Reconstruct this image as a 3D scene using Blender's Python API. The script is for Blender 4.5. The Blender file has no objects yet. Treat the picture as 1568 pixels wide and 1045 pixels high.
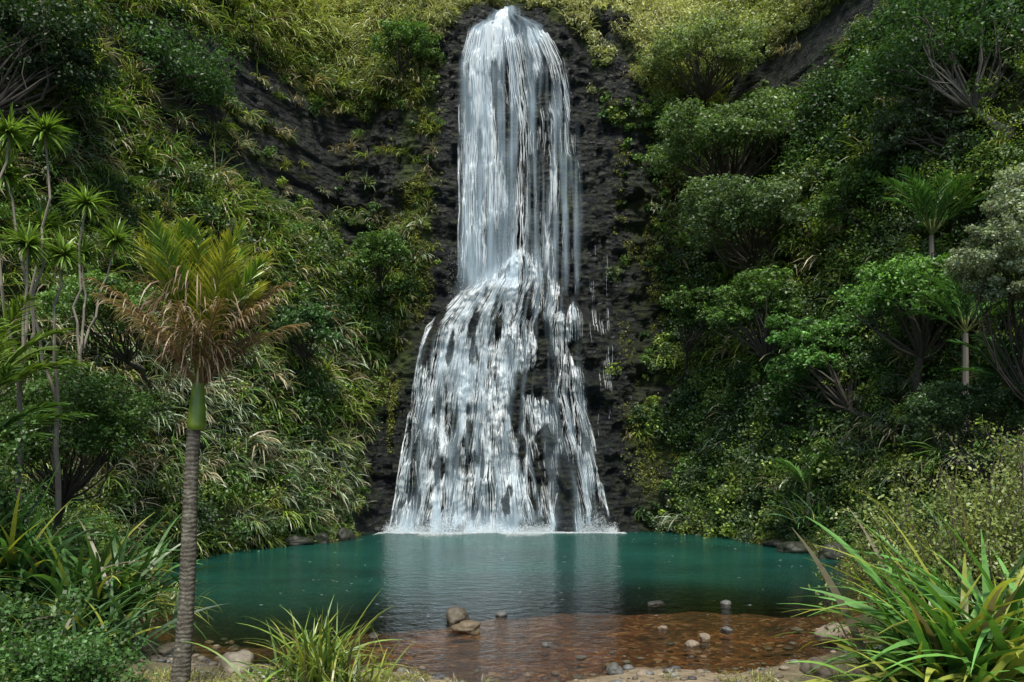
import bpy, math, numpy as np
rng=np.random.default_rng(7)
UP=np.array([0,0,1.0])
# ---------------------------------------------------------------- noise
_perm=rng.permutation(4096); _val=rng.random(4096)*2-1
def _h(i,j,k): return _val[_perm[(_perm[(_perm[i&4095]+j)&4095]+k)&4095]]
def vn(x,y,z=0.0):
    x,y,z=np.broadcast_arrays(np.asarray(x,float),np.asarray(y,float),np.asarray(z,float))
    i,j,k=[np.floor(a).astype(int) for a in (x,y,z)]
    f,g,h=x-i,y-j,z-k
    f=f*f*(3-2*f); g=g*g*(3-2*g); h=h*h*(3-2*h)
    r=0
    for a,wa in ((0,1-f),(1,f)):
        for b,wb in ((0,1-g),(1,g)):
            for c,wc in ((0,1-h),(1,h)):
                r=r+_h(i+a,j+b,k+c)*wa*wb*wc
    return r
def fbm(x,y,z=0.0,o=4):
    r=0;a=1.0;s=1.0
    for n in range(o):
        r=r+a*vn(np.asarray(x)*s+17.3*n,np.asarray(y)*s+5.1*n,np.asarray(z)*s); a*=.5; s*=2.03
    return r
def sst(a,b,x):
    t=np.clip((x-a)/(b-a),0,1); return t*t*(3-2*t)
def norm(v): return v/np.maximum(np.linalg.norm(v,axis=-1,keepdims=True),1e-9)
def U(a,b,n=None): return rng.uniform(a,b,n)
# ---------------------------------------------------------------- terrain shape (metres; water level z=0)
TX=[-45,-30,-22,-17,-14,-12,-9.5,-7.8,-6.5,0,6.5,9,11,12.5,14,17,24,32,45]
TY=[-40,-14,4,17,27,33,39.5,44.5,46,46.3,46,44.8,41,35,29,20,5,-12,-35]
def lipz(x): return np.interp(x,[-7,-5.2,-3.8,-2.6,-1,0.6,2.5,4.3,7],[10.2,11.6,13.2,14.3,15.2,16.8,14.6,12.8,10.5])
def F(x,z):
    x=np.asarray(x,float); z=np.asarray(z,float)
    zz=np.clip(z,0,60)
    u=x/(1+.015*zz)
    y=np.interp(u,TX,TY)+np.interp(z,[-3,0,13,17,31,34,60],[-1.2,-1.0,.6,.9,2.2,4.6,32])
    side=sst(6,13,np.abs(x))
    y=y+side*.15*zz
    m=sst(-.3,1.4,lipz(x)-z)*sst(8.5,5.5,np.abs(x))
    y=y-1.3*m
    y=y+side*(1.7*fbm(x*.13,z*.16,3.1,3))
    y=y+.45*fbm(x*.45,z*.5,7.7,3)*(.5+.5*side)
    b=fbm(x*.9+3,z*1.1,1.3,2); y=y+.40*np.round(b*2.2)/2.2
    b2=vn(x*2.3,z*1.6+.4*vn(x,z),5.); y=y-.22*np.abs(b2)
    y=y+.32*sst(5,8,np.abs(x))*np.round(1.6*vn(x*.08,z*.9,2.7)+.3*vn(x*.5,z*.5,8.))
    y=y+.09*fbm(x*4,z*4,2.2,2)
    y=y-.5*m*np.abs(fbm(x*.7+9,z*.55,4.4,2))
    return y
# ---------------------------------------------------------------- mesh batches
class Batch:
    def __init__(s): s.Q=[];s.C=[];s.M=[]
    def add(s,q,c,m=0):
        n=len(q)
        if n==0: return
        s.Q.append(q.astype(np.float32)); c=np.broadcast_to(np.asarray(c,float),(n,3)); s.C.append(c.astype(np.float32)); s.M.append(np.full(n,m,np.int32))
    def build(s,name,mats):
        Q=np.concatenate(s.Q);C=np.concatenate(s.C);M=np.concatenate(s.M);n=len(Q)
        me=bpy.data.meshes.new(name)
        me.vertices.add(4*n); me.vertices.foreach_set('co',Q.reshape(-1))
        me.loops.add(4*n); me.loops.foreach_set('vertex_index',np.arange(4*n,dtype=np.int32))
        me.polygons.add(n); me.polygons.foreach_set('loop_start',np.arange(n,dtype=np.int32)*4)
        me.polygons.foreach_set('material_index',M)
        a=me.attributes.new('col','FLOAT_COLOR','FACE')
        C4=np.ones((n,4),np.float32);C4[:,:3]=np.clip(C,0,1);a.data.foreach_set('color',C4.reshape(-1))
        me.update(calc_edges=True)
        for m in mats: me.materials.append(m)
        ob=bpy.data.objects.new(name,me); bpy.context.collection.objects.link(ob); return ob
def grid_mesh(name,V,mats,attrs={},wrap=False):
    a,b=V.shape[:2]
    idx=np.arange(a*b).reshape(a,b)
    if wrap: idx=np.concatenate([idx,idx[:,:1]],1)
    f=np.stack([idx[:-1,:-1],idx[:-1,1:],idx[1:,1:],idx[1:,:-1]],-1).reshape(-1,4)
    me=bpy.data.meshes.new(name); n=len(f)
    me.vertices.add(a*b); me.vertices.foreach_set('co',V.astype(np.float32).reshape(-1))
    me.loops.add(4*n); me.loops.foreach_set('vertex_index',f.astype(np.int32).reshape(-1))
    me.polygons.add(n); me.polygons.foreach_set('loop_start',np.arange(n,dtype=np.int32)*4)
    me.polygons.foreach_set('use_smooth',np.ones(n,bool))
    for k,v in attrs.items():
        t=me.attributes.new(k,'FLOAT','POINT'); t.data.foreach_set('value',v.astype(np.float32).reshape(-1))
    me.update(calc_edges=True)
    for m in mats: me.materials.append(m)
    ob=bpy.data.objects.new(name,me); bpy.context.collection.objects.link(ob); return ob
# ---------------------------------------------------------------- plant primitives
def prof_blade(t): return np.interp(t,[0,.25,.6,1],[.55,1,.8,.06])
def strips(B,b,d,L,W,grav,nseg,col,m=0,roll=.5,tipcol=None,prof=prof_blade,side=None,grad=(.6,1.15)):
    n=len(b); p=np.array(b,float); d=norm(np.array(d,float))
    L=np.broadcast_to(L,(n,)).reshape(n,1);W=np.broadcast_to(W,(n,)).reshape(n,1);grav=np.broadcast_to(grav,(n,)).reshape(n,1)
    col=np.broadcast_to(col,(n,3)); r=rng.normal(0,roll,(n,1)) if roll>0 else np.zeros((n,1))
    rows=[]
    for i in range(nseg+1):
        t=i/nseg
        s=norm(np.cross(d,UP)+1e-5) if side is None else side
        s=s*np.cos(r)+np.cross(d,s)*np.sin(r)
        w=W*prof(t)*.5
        rows.append((p-s*w,p+s*w))
        p=p+d*L/nseg; d=norm(d-UP*grav/nseg)
    for i in range(nseg):
        t=(i+.5)/nseg
        q=np.stack([rows[i][0],rows[i][1],rows[i+1][1],rows[i+1][0]],1)
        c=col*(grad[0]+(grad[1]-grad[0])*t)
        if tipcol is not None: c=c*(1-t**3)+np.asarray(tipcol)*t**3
        B.add(q,c,m)
def leaves(B,c,nr,L,W,col,m=0):
    n=len(c); L=np.broadcast_to(L,(n,)).reshape(n,1); W=np.broadcast_to(W,(n,)).reshape(n,1)
    nr=norm(nr); t=norm(np.cross(nr,rng.normal(size=(n,3)))); s=np.cross(nr,t)
    B.add(np.stack([c-t*L/2,c+s*W/2-t*L*.08,c+t*L/2,c-s*W/2-t*L*.08],1),col,m)
def rdir(n): return norm(rng.normal(size=(n,3)))
def clumps(B,C,R,nl,ls,col,flat=.75,m=0,asp=.55):
    n=len(C); i=np.repeat(np.arange(n),nl); k=len(i)
    R=np.broadcast_to(R,(n,));ls=np.broadcast_to(ls,(n,));col=np.broadcast_to(col,(n,3))
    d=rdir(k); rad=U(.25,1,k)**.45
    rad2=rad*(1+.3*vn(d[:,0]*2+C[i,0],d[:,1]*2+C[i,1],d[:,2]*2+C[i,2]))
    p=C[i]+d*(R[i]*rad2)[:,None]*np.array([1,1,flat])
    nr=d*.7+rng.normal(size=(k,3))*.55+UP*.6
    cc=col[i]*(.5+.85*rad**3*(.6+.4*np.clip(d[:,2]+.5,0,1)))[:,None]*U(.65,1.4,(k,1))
    lsz=ls[i]*U(.7,1.3,k)
    leaves(B,p,nr,lsz,lsz*asp,cc,m)
def tube(B,P,R,ns,col,m=0):
    P=np.array(P,float);R=np.array(R,float);k=len(P)
    T=norm(np.gradient(P,axis=0)); ref=np.array([.31,.91,.2])
    s=norm(np.cross(T,ref)); u=np.cross(T,s)
    a=np.linspace(0,2*math.pi,ns,endpoint=False)
    ring=P[:,None]+R[:,None,None]*(s[:,None]*np.cos(a)[None,:,None]+u[:,None]*np.sin(a)[None,:,None])
    r2=np.roll(ring,-1,1)
    q=np.stack([ring[:-1],r2[:-1],r2[1:],ring[1:]],2).reshape(-1,4,3)
    B.add(q,np.asarray(col)*U(.75,1.2,(len(q),1)),m)
def curve(a,b,n,bow=.15):
    a=np.array(a,float);b=np.array(b,float);t=np.linspace(0,1,n)[:,None]
    L=np.linalg.norm(b-a); off=rng.normal(size=3)*bow*L
    return a+(b-a)*t+off*np.sin(t*math.pi)*.5+rng.normal(size=(n,3))*L*.015*(np.sin(t*math.pi))
# ---------------------------------------------------------------- materials
def newmat(name):
    m=bpy.data.materials.new(name); m.use_nodes=True; nt=m.node_tree; nt.nodes.clear()
    o=nt.nodes.new('ShaderNodeOutputMaterial'); return m,nt,o
def N(nt,t,**k):
    n=nt.nodes.new(t)
    for a,b in k.items(): setattr(n,a,b)
    return n
def leafmat(name,trans=.35,rough=.5,gl=.04):
    m,nt,o=newmat(name); L=nt.links
    at=N(nt,'ShaderNodeAttribute',attribute_name='col')
    d=N(nt,'ShaderNodeBsdfDiffuse'); L.new(at.outputs['Color'],d.inputs['Color']); cur=d.outputs[0]
    if trans>0:
        tr=N(nt,'ShaderNodeBsdfTranslucent')
        mc=N(nt,'ShaderNodeMixRGB',blend_type='MULTIPLY'); mc.inputs[0].default_value=1; mc.inputs[2].default_value=(1.35,1.35,.6,1)
        L.new(at.outputs['Color'],mc.inputs[1]); L.new(mc.outputs[0],tr.inputs['Color'])
        mx=N(nt,'ShaderNodeMixShader'); mx.inputs[0].default_value=trans
        L.new(cur,mx.inputs[1]); L.new(tr.outputs[0],mx.inputs[2]); cur=mx.outputs[0]
    g=N(nt,'ShaderNodeBsdfGlossy'); g.inputs['Roughness'].default_value=rough
    m3=N(nt,'ShaderNodeMixShader'); m3.inputs[0].default_value=gl; L.new(cur,m3.inputs[1]); L.new(g.outputs[0],m3.inputs[2]); L.new(m3.outputs[0],o.inputs[0])
    return m
M_leaf=leafmat('leaf_foliage',.35,.45,.04); M_blade=leafmat('strap_leaf',.3,.38,.045); M_bark=leafmat('bark',0,.85,.02)
def ramp(nt,fac,stops):
    r=N(nt,'ShaderNodeValToRGB'); e=r.color_ramp.elements
    while len(e)<len(stops): e.new(.5)
    for i,(p,c) in enumerate(stops): e[i].position=p; e[i].color=(*c,1)
    nt.links.new(fac,r.inputs[0]); return r.outputs[0]
def noise(nt,scale,detail=6,vec=None,rough=.6):
    n=N(nt,'ShaderNodeTexNoise'); n.inputs['Scale'].default_value=scale; n.inputs['Detail'].default_value=detail; n.inputs['Roughness'].default_value=rough
    if vec: nt.links.new(vec,n.inputs['Vector'])
    return n.outputs[0]
def mat_rock():
    m,nt,o=newmat('wet_basalt'); L=nt.links
    tc=N(nt,'ShaderNodeTexCoord').outputs['Object']
    mp=N(nt,'ShaderNodeMapping'); mp.inputs['Scale'].default_value=(.7,.7,1.7); L.new(tc,mp.inputs[0])
    c=ramp(nt,noise(nt,.9,9,mp.outputs[0],.7),[(.3,(.003,.004,.006)),(.52,(.009,.011,.014)),(.68,(.021,.024,.027)),(.82,(.08,.08,.075))])
    g=ramp(nt,noise(nt,.5,9,tc,.7),[(.3,(.015,.022,.006)),(.6,(.045,.065,.012)),(.8,(.10,.11,.03))])
    at=N(nt,'ShaderNodeAttribute',attribute_name='moss')
    ad=N(nt,'ShaderNodeMath',operation='ADD'); L.new(at.outputs['Fac'],ad.inputs[0])
    n3=N(nt,'ShaderNodeMath',operation='MULTIPLY_ADD'); L.new(noise(nt,2.4,7,tc),n3.inputs[0]); n3.inputs[1].default_value=2.4; n3.inputs[2].default_value=-1.1; L.new(n3.outputs[0],ad.inputs[1])
    cl=N(nt,'ShaderNodeClamp'); L.new(ad.outputs[0],cl.inputs[0])
    mx=N(nt,'ShaderNodeMixRGB'); L.new(cl.outputs[0],mx.inputs[0]); L.new(c,mx.inputs[1]); L.new(g,mx.inputs[2])
    p=N(nt,'ShaderNodeBsdfPrincipled'); L.new(mx.outputs[0],p.inputs['Base Color'])
    rr=N(nt,'ShaderNodeMath',operation='MULTIPLY_ADD'); L.new(cl.outputs[0],rr.inputs[0]); rr.inputs[1].default_value=.45; rr.inputs[2].default_value=.38; L.new(rr.outputs[0],p.inputs['Roughness'])
    p.inputs['Specular IOR Level'].default_value=.33
    b=N(nt,'ShaderNodeBump'); b.inputs['Strength'].default_value=1; b.inputs['Distance'].default_value=.3
    v=N(nt,'ShaderNodeTexVoronoi'); v.inputs['Scale'].default_value=2.2; L.new(mp.outputs[0],v.inputs['Vector'])
    a2=N(nt,'ShaderNodeMath',operation='ADD'); L.new(v.outputs['Distance'],a2.inputs[0]); L.new(noise(nt,5,9,tc,.7),a2.inputs[1])
    L.new(a2.outputs[0],b.inputs['Height']); L.new(b.outputs[0],p.inputs['Normal']); L.new(p.outputs[0],o.inputs[0]); return m
M_rock=mat_rock()
def mat_ground():
    m,nt,o=newmat('ground_soil'); L=nt.links
    tc=N(nt,'ShaderNodeTexCoord').outputs['Object']
    v=N(nt,'ShaderNodeTexVoronoi'); v.inputs['Scale'].default_value=9; L.new(tc,v.inputs['Vector'])
    sep=N(nt,'ShaderNodeSeparateColor'); L.new(v.outputs['Color'],sep.inputs[0])
    bed=ramp(nt,sep.outputs[0],[(0,(.05,.018,.006)),(.5,(.14,.05,.013)),(.85,(.24,.11,.035)),(1,(.34,.24,.15))])
    bn=ramp(nt,noise(nt,.8,6,tc),[(.3,(.22,.22,.22)),(.7,(1.15,1.15,1.15))])
    bm=N(nt,'ShaderNodeMixRGB',blend_type='MULTIPLY'); bm.inputs[0].default_value=1; L.new(bed,bm.inputs[1]); L.new(bn,bm.inputs[2])
    shore=ramp(nt,noise(nt,6,9,tc,.7),[(.3,(.12,.09,.055)),(.55,(.28,.22,.14)),(.75,(.42,.36,.26))])
    moss=ramp(nt,noise(nt,2.2,9,tc,.7),[(.3,(.012,.02,.006)),(.55,(.045,.06,.012)),(.75,(.11,.12,.03))])
    a1=N(nt,'ShaderNodeAttribute',attribute_name='wet'); a2=N(nt,'ShaderNodeAttribute',attribute_name='moss')
    m1=N(nt,'ShaderNodeMixRGB'); L.new(a2.outputs['Fac'],m1.inputs[0]); L.new(shore,m1.inputs[1]); L.new(moss,m1.inputs[2])
    m2=N(nt,'ShaderNodeMixRGB'); L.new(a1.outputs['Fac'],m2.inputs[0]); L.new(m1.outputs[0],m2.inputs[1]); L.new(bm.outputs[0],m2.inputs[2])
    p=N(nt,'ShaderNodeBsdfPrincipled'); p.inputs['Roughness'].default_value=.8; L.new(m2.outputs[0],p.inputs['Base Color'])
    b=N(nt,'ShaderNodeBump'); b.inputs['Strength'].default_value=.7; b.inputs['Distance'].default_value=.06
    ah=N(nt,'ShaderNodeMath',operation='ADD'); L.new(v.outputs['Distance'],ah.inputs[0]); L.new(noise(nt,14,6,tc),ah.inputs[1]); L.new(ah.outputs[0],b.inputs['Height'])
    L.new(b.outputs[0],p.inputs['Normal']); L.new(p.outputs[0],o.inputs[0]); return m
def mat_stone():
    m,nt,o=newmat('river_stone'); L=nt.links
    at=N(nt,'ShaderNodeAttribute',attribute_name='col'); tc=N(nt,'ShaderNodeTexCoord').outputs['Object']
    r=ramp(nt,noise(nt,9,8,tc,.7),[(.3,(.45,.45,.45)),(.7,(1.2,1.2,1.2))])
    mm=N(nt,'ShaderNodeMixRGB',blend_type='MULTIPLY'); mm.inputs[0].default_value=1; L.new(at.outputs['Color'],mm.inputs[1]); L.new(r,mm.inputs[2])
    p=N(nt,'ShaderNodeBsdfPrincipled'); p.inputs['Roughness'].default_value=.6; L.new(mm.outputs[0],p.inputs['Base Color'])
    b=N(nt,'ShaderNodeBump'); b.inputs['Strength'].default_value=.5; b.inputs['Distance'].default_value=.03; L.new(noise(nt,16,8,tc),b.inputs['Height']); L.new(b.outputs[0],p.inputs['Normal'])
    L.new(p.outputs[0],o.inputs[0]); return m
M_stone=mat_stone()
def mat_pool():
    m,nt,o=newmat('pool_water'); L=nt.links
    tc=N(nt,'ShaderNodeTexCoord').outputs['Object']
    b=N(nt,'ShaderNodeBump'); b.inputs['Distance'].default_value=.12
    sx=N(nt,'ShaderNodeSeparateXYZ'); L.new(tc,sx.inputs[0]); mr=N(nt,'ShaderNodeMapRange'); mr.inputs[1].default_value=16; mr.inputs[2].default_value=42; mr.inputs[3].default_value=.4; mr.inputs[4].default_value=1.0
    L.new(sx.outputs[1],mr.inputs[0]); L.new(mr.outputs[0],b.inputs['Strength'])
    a=N(nt,'ShaderNodeMath',operation='MULTIPLY_ADD'); L.new(noise(nt,9,3,tc,.6),a.inputs[0]); a.inputs[1].default_value=.35; L.new(noise(nt,2.4,4,tc,.6),a.inputs[2])
    L.new(a.outputs[0],b.inputs['Height'])
    gl=N(nt,'ShaderNodeBsdfGlossy'); gl.inputs['Roughness'].default_value=.08; L.new(b.outputs[0],gl.inputs['Normal'])
    fr=N(nt,'ShaderNodeFresnel'); fr.inputs['IOR'].default_value=1.33; L.new(b.outputs[0],fr.inputs['Normal'])
    tr=N(nt,'ShaderNodeBsdfTransparent'); tr.inputs[0].default_value=(.85,.8,.68,1)
    df=N(nt,'ShaderNodeBsdfDiffuse')
    L.new(ramp(nt,noise(nt,.18,3,tc),[(.35,(.006,.052,.042)),(.65,(.012,.098,.075))]),df.inputs[0])
    at=N(nt,'ShaderNodeAttribute',attribute_name='deep')
    m1=N(nt,'ShaderNodeMixShader'); L.new(at.outputs['Fac'],m1.inputs[0]); L.new(tr.outputs[0],m1.inputs[1]); L.new(df.outputs[0],m1.inputs[2])
    m2=N(nt,'ShaderNodeMixShader'); L.new(fr.outputs[0],m2.inputs[0]); L.new(m1.outputs[0],m2.inputs[1]); L.new(gl.outputs[0],m2.inputs[2])
    L.new(m2.outputs[0],o.inputs[0]); return m
def mat_fall(name,veil):
    m,nt,o=newmat(name); L=nt.links
    cc=(.60,.76,.88,1) if veil else (.86,.91,.94,1)
    d=N(nt,'ShaderNodeBsdfDiffuse'); d.inputs[0].default_value=cc
    t=N(nt,'ShaderNodeBsdfTranslucent'); t.inputs[0].default_value=cc
    x=N(nt,'ShaderNodeMixShader'); x.inputs[0].default_value=.35; L.new(d.outputs[0],x.inputs[1]); L.new(t.outputs[0],x.inputs[2])
    if veil:
        at=N(nt,'ShaderNodeAttribute',attribute_name='op'); tp=N(nt,'ShaderNodeBsdfTransparent')
        y=N(nt,'ShaderNodeMixShader'); L.new(at.outputs['Fac'],y.inputs[0]); L.new(tp.outputs[0],y.inputs[1]); L.new(x.outputs[0],y.inputs[2]); L.new(y.outputs[0],o.inputs[0])
    else: L.new(x.outputs[0],o.inputs[0])
    return m
M_veil=mat_fall('water_veil',True); M_str=mat_fall('water_strand',False)
# ---------------------------------------------------------------- cliff
def spaced(lims): return np.concatenate([np.arange(a,b,s) for a,b,s in lims])
def xl(z): return np.interp(z,[0,4,8,11.6,13.2,14.3,15.2,20,28,30.2,30.8,31.8],[-7.0,-6.3,-5.7,-5.1,-4.0,-3.4,-3.3,-3.3,-3.3,-2.7,-1.7,-1.2])
def xr(z): return np.interp(z,[0,4,8,12,14,20,24,28,30.2,30.8,31.8],[5.7,4.9,4.3,4.1,4.2,4.3,4.1,3.2,2.1,.8,.5])
def rockmask(x,z):
    n=.9*fbm(x*.35,z*.35,9.,3)
    def el(cx,cz,rx,rz,e=2): return sst(1.3,.95,(np.abs((x-cx)/rx)**e+np.abs((z-cz)/rz)**e)**(1/e)+n*.25)
    r=np.maximum.reduce([el(-11.2,22.1,4.9,3.2,3),el(-7.6,21.2,1.7,3.0),el(6.3,20,2.0,9),el(7.0,7,2.0,8),el(17,26.8,3.2,1.8),el(-6.6,3,1.6,4),el(11,25,1.2,.8),el(-9,17.5,1.2,1.0)])
    r=r*(1-.9*sst(.44,.6,vn(x*.22,z*1.15,6.)+.4*vn(x*1.3,z*1.5,2.))*sst(4.6,6,np.abs(x)))
    f=sst(-.9,-.2,x-xl(z)+n*.25+.9)*sst(2.0,1.0,x-xr(z)+n*.3-.2)*sst(33,31.5,z)
    return np.clip(np.maximum(r,f),0,1)
def fallmask(x,z): return ((x>xl(z)-.9+.5*vn(z*.6,3.))&(x<xr(z)+1.0+.6*vn(z*.5,8.))&(z<32)).astype(float)
xs=spaced([(-45,-20,.7),(-20,-9,.16),(-9,10,.11),(10,20,.22),(20,45.1,.7)])
zs=spaced([(-2.5,33,.13),(33,52,.45)])
X,Z=np.meshgrid(xs,zs); Y=F(X,Z)
V=np.stack([X,Y,Z],-1)
rm=rockmask(X,Z)
moss=np.clip(1.15-rm*1.4,0,1)
moss=np.maximum(moss,.75*np.exp(-((X+6.1)/.7)**2)*sst(6,10,Z)*sst(28,24,Z))
moss=np.maximum(moss,.45*np.exp(-((X-7.8)/.8)**2)*sst(25,18,Z))
moss=np.maximum(moss,.5*np.exp(-((X-3.2)/.5)**2)*sst(17,18.5,Z)*sst(24,22,Z))
grid_mesh('cliff',V,[M_rock],{'moss':moss})
# ---------------------------------------------------------------- pool outline, ground
PP=np.array([(-7,46.5),(-8.2,40),(-8.2,37.5),(-10.5,34.5),(-12.4,32),(-12,27),(-9.2,20.5),(-7.2,16),(-6.4,14),(-3.6,12.5),(-1.5,11.9),(1.5,11.8),(4.6,12.4),(6.2,14.4),(8.2,18.5),(10,23),(11.6,28),(11.6,31.5),(11.3,36),(12,42),(10,46.5)])
def sdf(x,y):
    d=np.full(x.shape,1e9); ins=np.zeros(x.shape,bool)
    for i in range(len(PP)):
        a=PP[i];b=PP[(i+1)%len(PP)];e=b-a
        t=np.clip(((x-a[0])*e[0]+(y-a[1])*e[1])/(e@e),0,1)
        d=np.minimum(d,np.hypot(x-a[0]-t*e[0],y-a[1]-t*e[1]))
        c=((a[1]>y)!=(b[1]>y))&(x<(b[0]-a[0])*(y-a[1])/(b[1]-a[1]+1e-12)+a[0]); ins^=c
    return np.where(ins,-d,d)
def sd(x,y): return sdf(x,y)+.5*fbm(x*.5,y*.5,2.,3)
def deepf(x,y): return sst(15.6,27.5,y+1.5*fbm(x*.25,y*.25,6.,3)-.28*x)*sst(-.1,.8,-sd(x,y))
def G(x,y):
    x=np.asarray(x,float);y=np.asarray(y,float); d=sd(x,y)
    inn=-.05-.16*np.clip(-d,0,1.5)/1.5-2.0*deepf(x,y)
    sideb=sst(5,8,np.abs(x))*sst(9,13,y)
    bank=np.clip(d,0,4)*.16+sst(.0,1.0,d)*.35*sideb*(1+.6*fbm(x*.8,y*.8,1.,2))+sideb*np.clip(d-1,0,12)*.22
    near=sst(11.5,3,y)*1.05
    return np.where(d<0,inn,bank*(.45+.55*sst(9,14,y))+near*.8)+.05*fbm(x*1.5,y*1.5,3.,3)
gx=spaced([(-300,-40,20),(-40,-16,1.2),(-16,16,.16),(16,40,1.2),(40,301,20)])
gy=spaced([(-300,-10,15),(-10,6,.8),(6,20,.12),(20,48,.25),(48,70,2),(70,400,20)])
GX,GY=np.meshgrid(gx,gy); GZ=G(GX,GY); D=sd(GX,GY)
wet=sst(.35,-.1,D)
gm=np.clip(sst(3.5,6.5,np.abs(GX+.3)+.8*fbm(GX*.5,GY*.5,5.,2))+sst(20,24,GY)+sst(8.6,7.5,GY),0,1)
grid_mesh('ground',np.stack([GX,GY,GZ],-1),[mat_ground()],{'wet':wet,'moss':gm})
wx=np.arange(-15,15.01,.25); wy=np.arange(10,49,.25); WX,WY=np.meshgrid(wx,wy)
grid_mesh('pool_water',np.stack([WX,WY,0*WX],-1),[mat_pool()],{'deep':deepf(WX,WY)})
# ---------------------------------------------------------------- waterfall
B=Batch()
def ribbon(P,W):
    s=np.array([1.,0,0])
    a=P-s*W[...,None]/2; b=P+s*W[...,None]/2
    q=np.stack([a[:,:-1],b[:,:-1],b[:,1:],a[:,1:]],2)
    keep=(W[:,:-1]>.006)
    B.add(q[keep],(1,1,1))
p=np.concatenate([rng.normal(.23,.11,400),rng.normal(.72,.12,190),U(.02,.98,230)]); p=p[(p>.01)&(p<.99)]; k=len(p); n=90
z0=np.where(np.abs(p-.42)<.16,31.6,30.2+.35*vn(p*9,1.))-U(0,.3,k)
z1=np.where(U(0,1,k)<.7,U(18,29,k),13.3+U(0,2.5,k)); zs_=np.where(U(0,1,k)<.5,U(19,30,k),z0)
t=np.linspace(0,1,n)[None]; zz=zs_[:,None]*(1-t)+np.minimum(z1,zs_-2)[:,None]*t
pw=p[:,None]+.016*vn(p[:,None]*40,zz*.25)+.008*vn(p[:,None]*90,zz*1.6)
xx=xl(zz)+(xr(zz)-xl(zz))*pw
yb=F(xx,np.minimum(zz,31.9)); yb=np.minimum.accumulate(yb,1)
yy=yb-.05-.3*U(0,1,(k,1))
dens=1.0*fbm(xx*1.6,zz*.3,4.,3)+.6*sst(26.5,30,zz)
W=(.010+.026*U(0,1,(k,1))**2)*np.clip(.4+1.3*dens,0,2.0)*(1+2.0*sst(27.5,30,zz))*np.sin(np.pi*np.clip(t*.93+.07,0,1))**.4*(.8+.5*vn(p[:,None]*70,zz*2.5))
W[:,-1]=0
ribbon(np.stack([xx,yy,zz],-1),W)
gap=lambda x,z:1-.93*np.exp(-((x-2.9)/.55)**4)*sst(5.5,3.5,z)
def rfade(x,z): return .4+.6*sst(-.1,1.0,xr(z)-x)
# places where wet rock shows between the streams
def show(x,z):
    q=(x-xl(z))/(xr(z)-xl(z))
    return .16+.84*sst(-.42,-.02,fbm(q*15,z*.6,21.,3)+.3*np.exp(-((q-.37)/.17)**2)-.06*sst(.55,.8,q))
def trace(p0,z0,z1,dv,w,off,taper=False,gr=.004):
    k=len(p0); n=int(18/.16); p=p0.copy(); z=z0.copy(); v=dv.copy(); PX=[];PZ=[]
    for i in range(n):
        wd=xr(z)-xl(z); x=xl(z)+wd*p
        PX.append(x);PZ.append(z.copy())
        g=(F(x+.2,z)-F(x-.2,z))/.4
        v=v*.80+gr*np.clip(g,-1.2,1.2)+rng.normal(0,.006,k)
        v=np.where((p<.02)&(v<0),0,v); v=np.where((p>.98)&(v>0),0,v)
        mv=z>z1
        p=np.where(mv,p+v/wd,p); z=np.where(mv,z-.16,z)
    xx=np.array(PX).T;zz=np.array(PZ).T
    yf=F(xx,zz); yy=np.minimum(yf,np.minimum.accumulate(yf,1)*.5+yf*.5)-off[:,None]
    W=w[:,None]*np.clip(.8+.7*fbm(xx*1.5,zz*.4,11.,3),.0,1.7)*(.85+.45*vn(xx*6,zz*1.6))*gap(xx,zz)*rfade(xx,zz)*show(xx,zz)
    if taper:
        tt=(z0[:,None]-zz)/np.maximum(z0-z1,.1)[:,None]; W=W*(1.35-1.1*tt)
    W[:,1:]*=((zz[:,:-1]-zz[:,1:])>.01); W[:,0]*=.5
    ribbon(np.stack([xx,yy,zz],-1),W)
def lipp(p):
    z=np.full(p.shape,14.0)
    for q in range(12): z=.5*z+.5*lipz(xl(z)+(xr(z)-xl(z))*p)
    return z
k=640
p0=np.clip(np.concatenate([rng.normal(.36,.2,k//2),U(.02,.98,k-k//2)]),.015,.985)
zst=lipp(p0)-U(0,.4,k)-np.where(U(0,1,k)<.6,U(0,11,k),0)
trace(p0,zst,np.where(U(0,1,k)<.65,np.maximum(zst-U(1.5,6,k),-.1),-.1),rng.normal(0,.02,k),U(.010,.032,k),U(.08,.2,k),gr=.008)
nk=470; kz=U(.5,16.0,nk); kp=np.clip(np.where(U(0,1,nk)<.4,rng.normal(.37,.2,nk),U(0,1,nk)),.03,.97)
ok=kz<lipp(kp)-.2; kp=kp[ok];kz=kz[ok];nk=len(kp)
i=np.repeat(np.arange(nk),6); a=U(-1,1,len(i)); a=np.sign(a)*np.abs(a)**.6; Lr=U(.8,3.0,len(i))*U(.6,1.3,nk)[i]; wk=U(.4,1.1,nk)[i]; br=U(.4,1.25,nk)[i]
trace(np.clip(kp[i]+a*.006*wk,.01,.99),kz[i]-a**2*.1,np.maximum(kz[i]-Lr,-.1),a*.09*wk,U(.014,.046,len(i))*br,U(.12,.26,len(i)),True)
k=22; x0=U(4.4,5.6,k); z0=U(8,18,k); zz=z0[:,None]-np.linspace(0,1,40)[None]*U(2,6,(k,1)); xx=x0[:,None]+.12*vn(x0[:,None]*5,zz*.7)
ribbon(np.stack([xx,F(xx,zz)-.06,zz],-1),.012*np.clip(.5+vn(xx*3,zz*1.2),0,1))
k=17000; x=U(-6.9,5.7,k); x=np.where((x>2.2)&(x<3.6),x-4,x); hh=.22+.5*np.clip(vn(x*1.3,4.),0,1); z=np.abs(rng.normal(0,1,k))*hh; y=F(x,0*x+.2)-np.abs(rng.normal(0,.7,k))-.05
leaves(B,np.stack([x,y,z],-1),rng.normal(size=(k,3)),U(.02,.05,k),U(.02,.05,k),(1,1,1))
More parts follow.
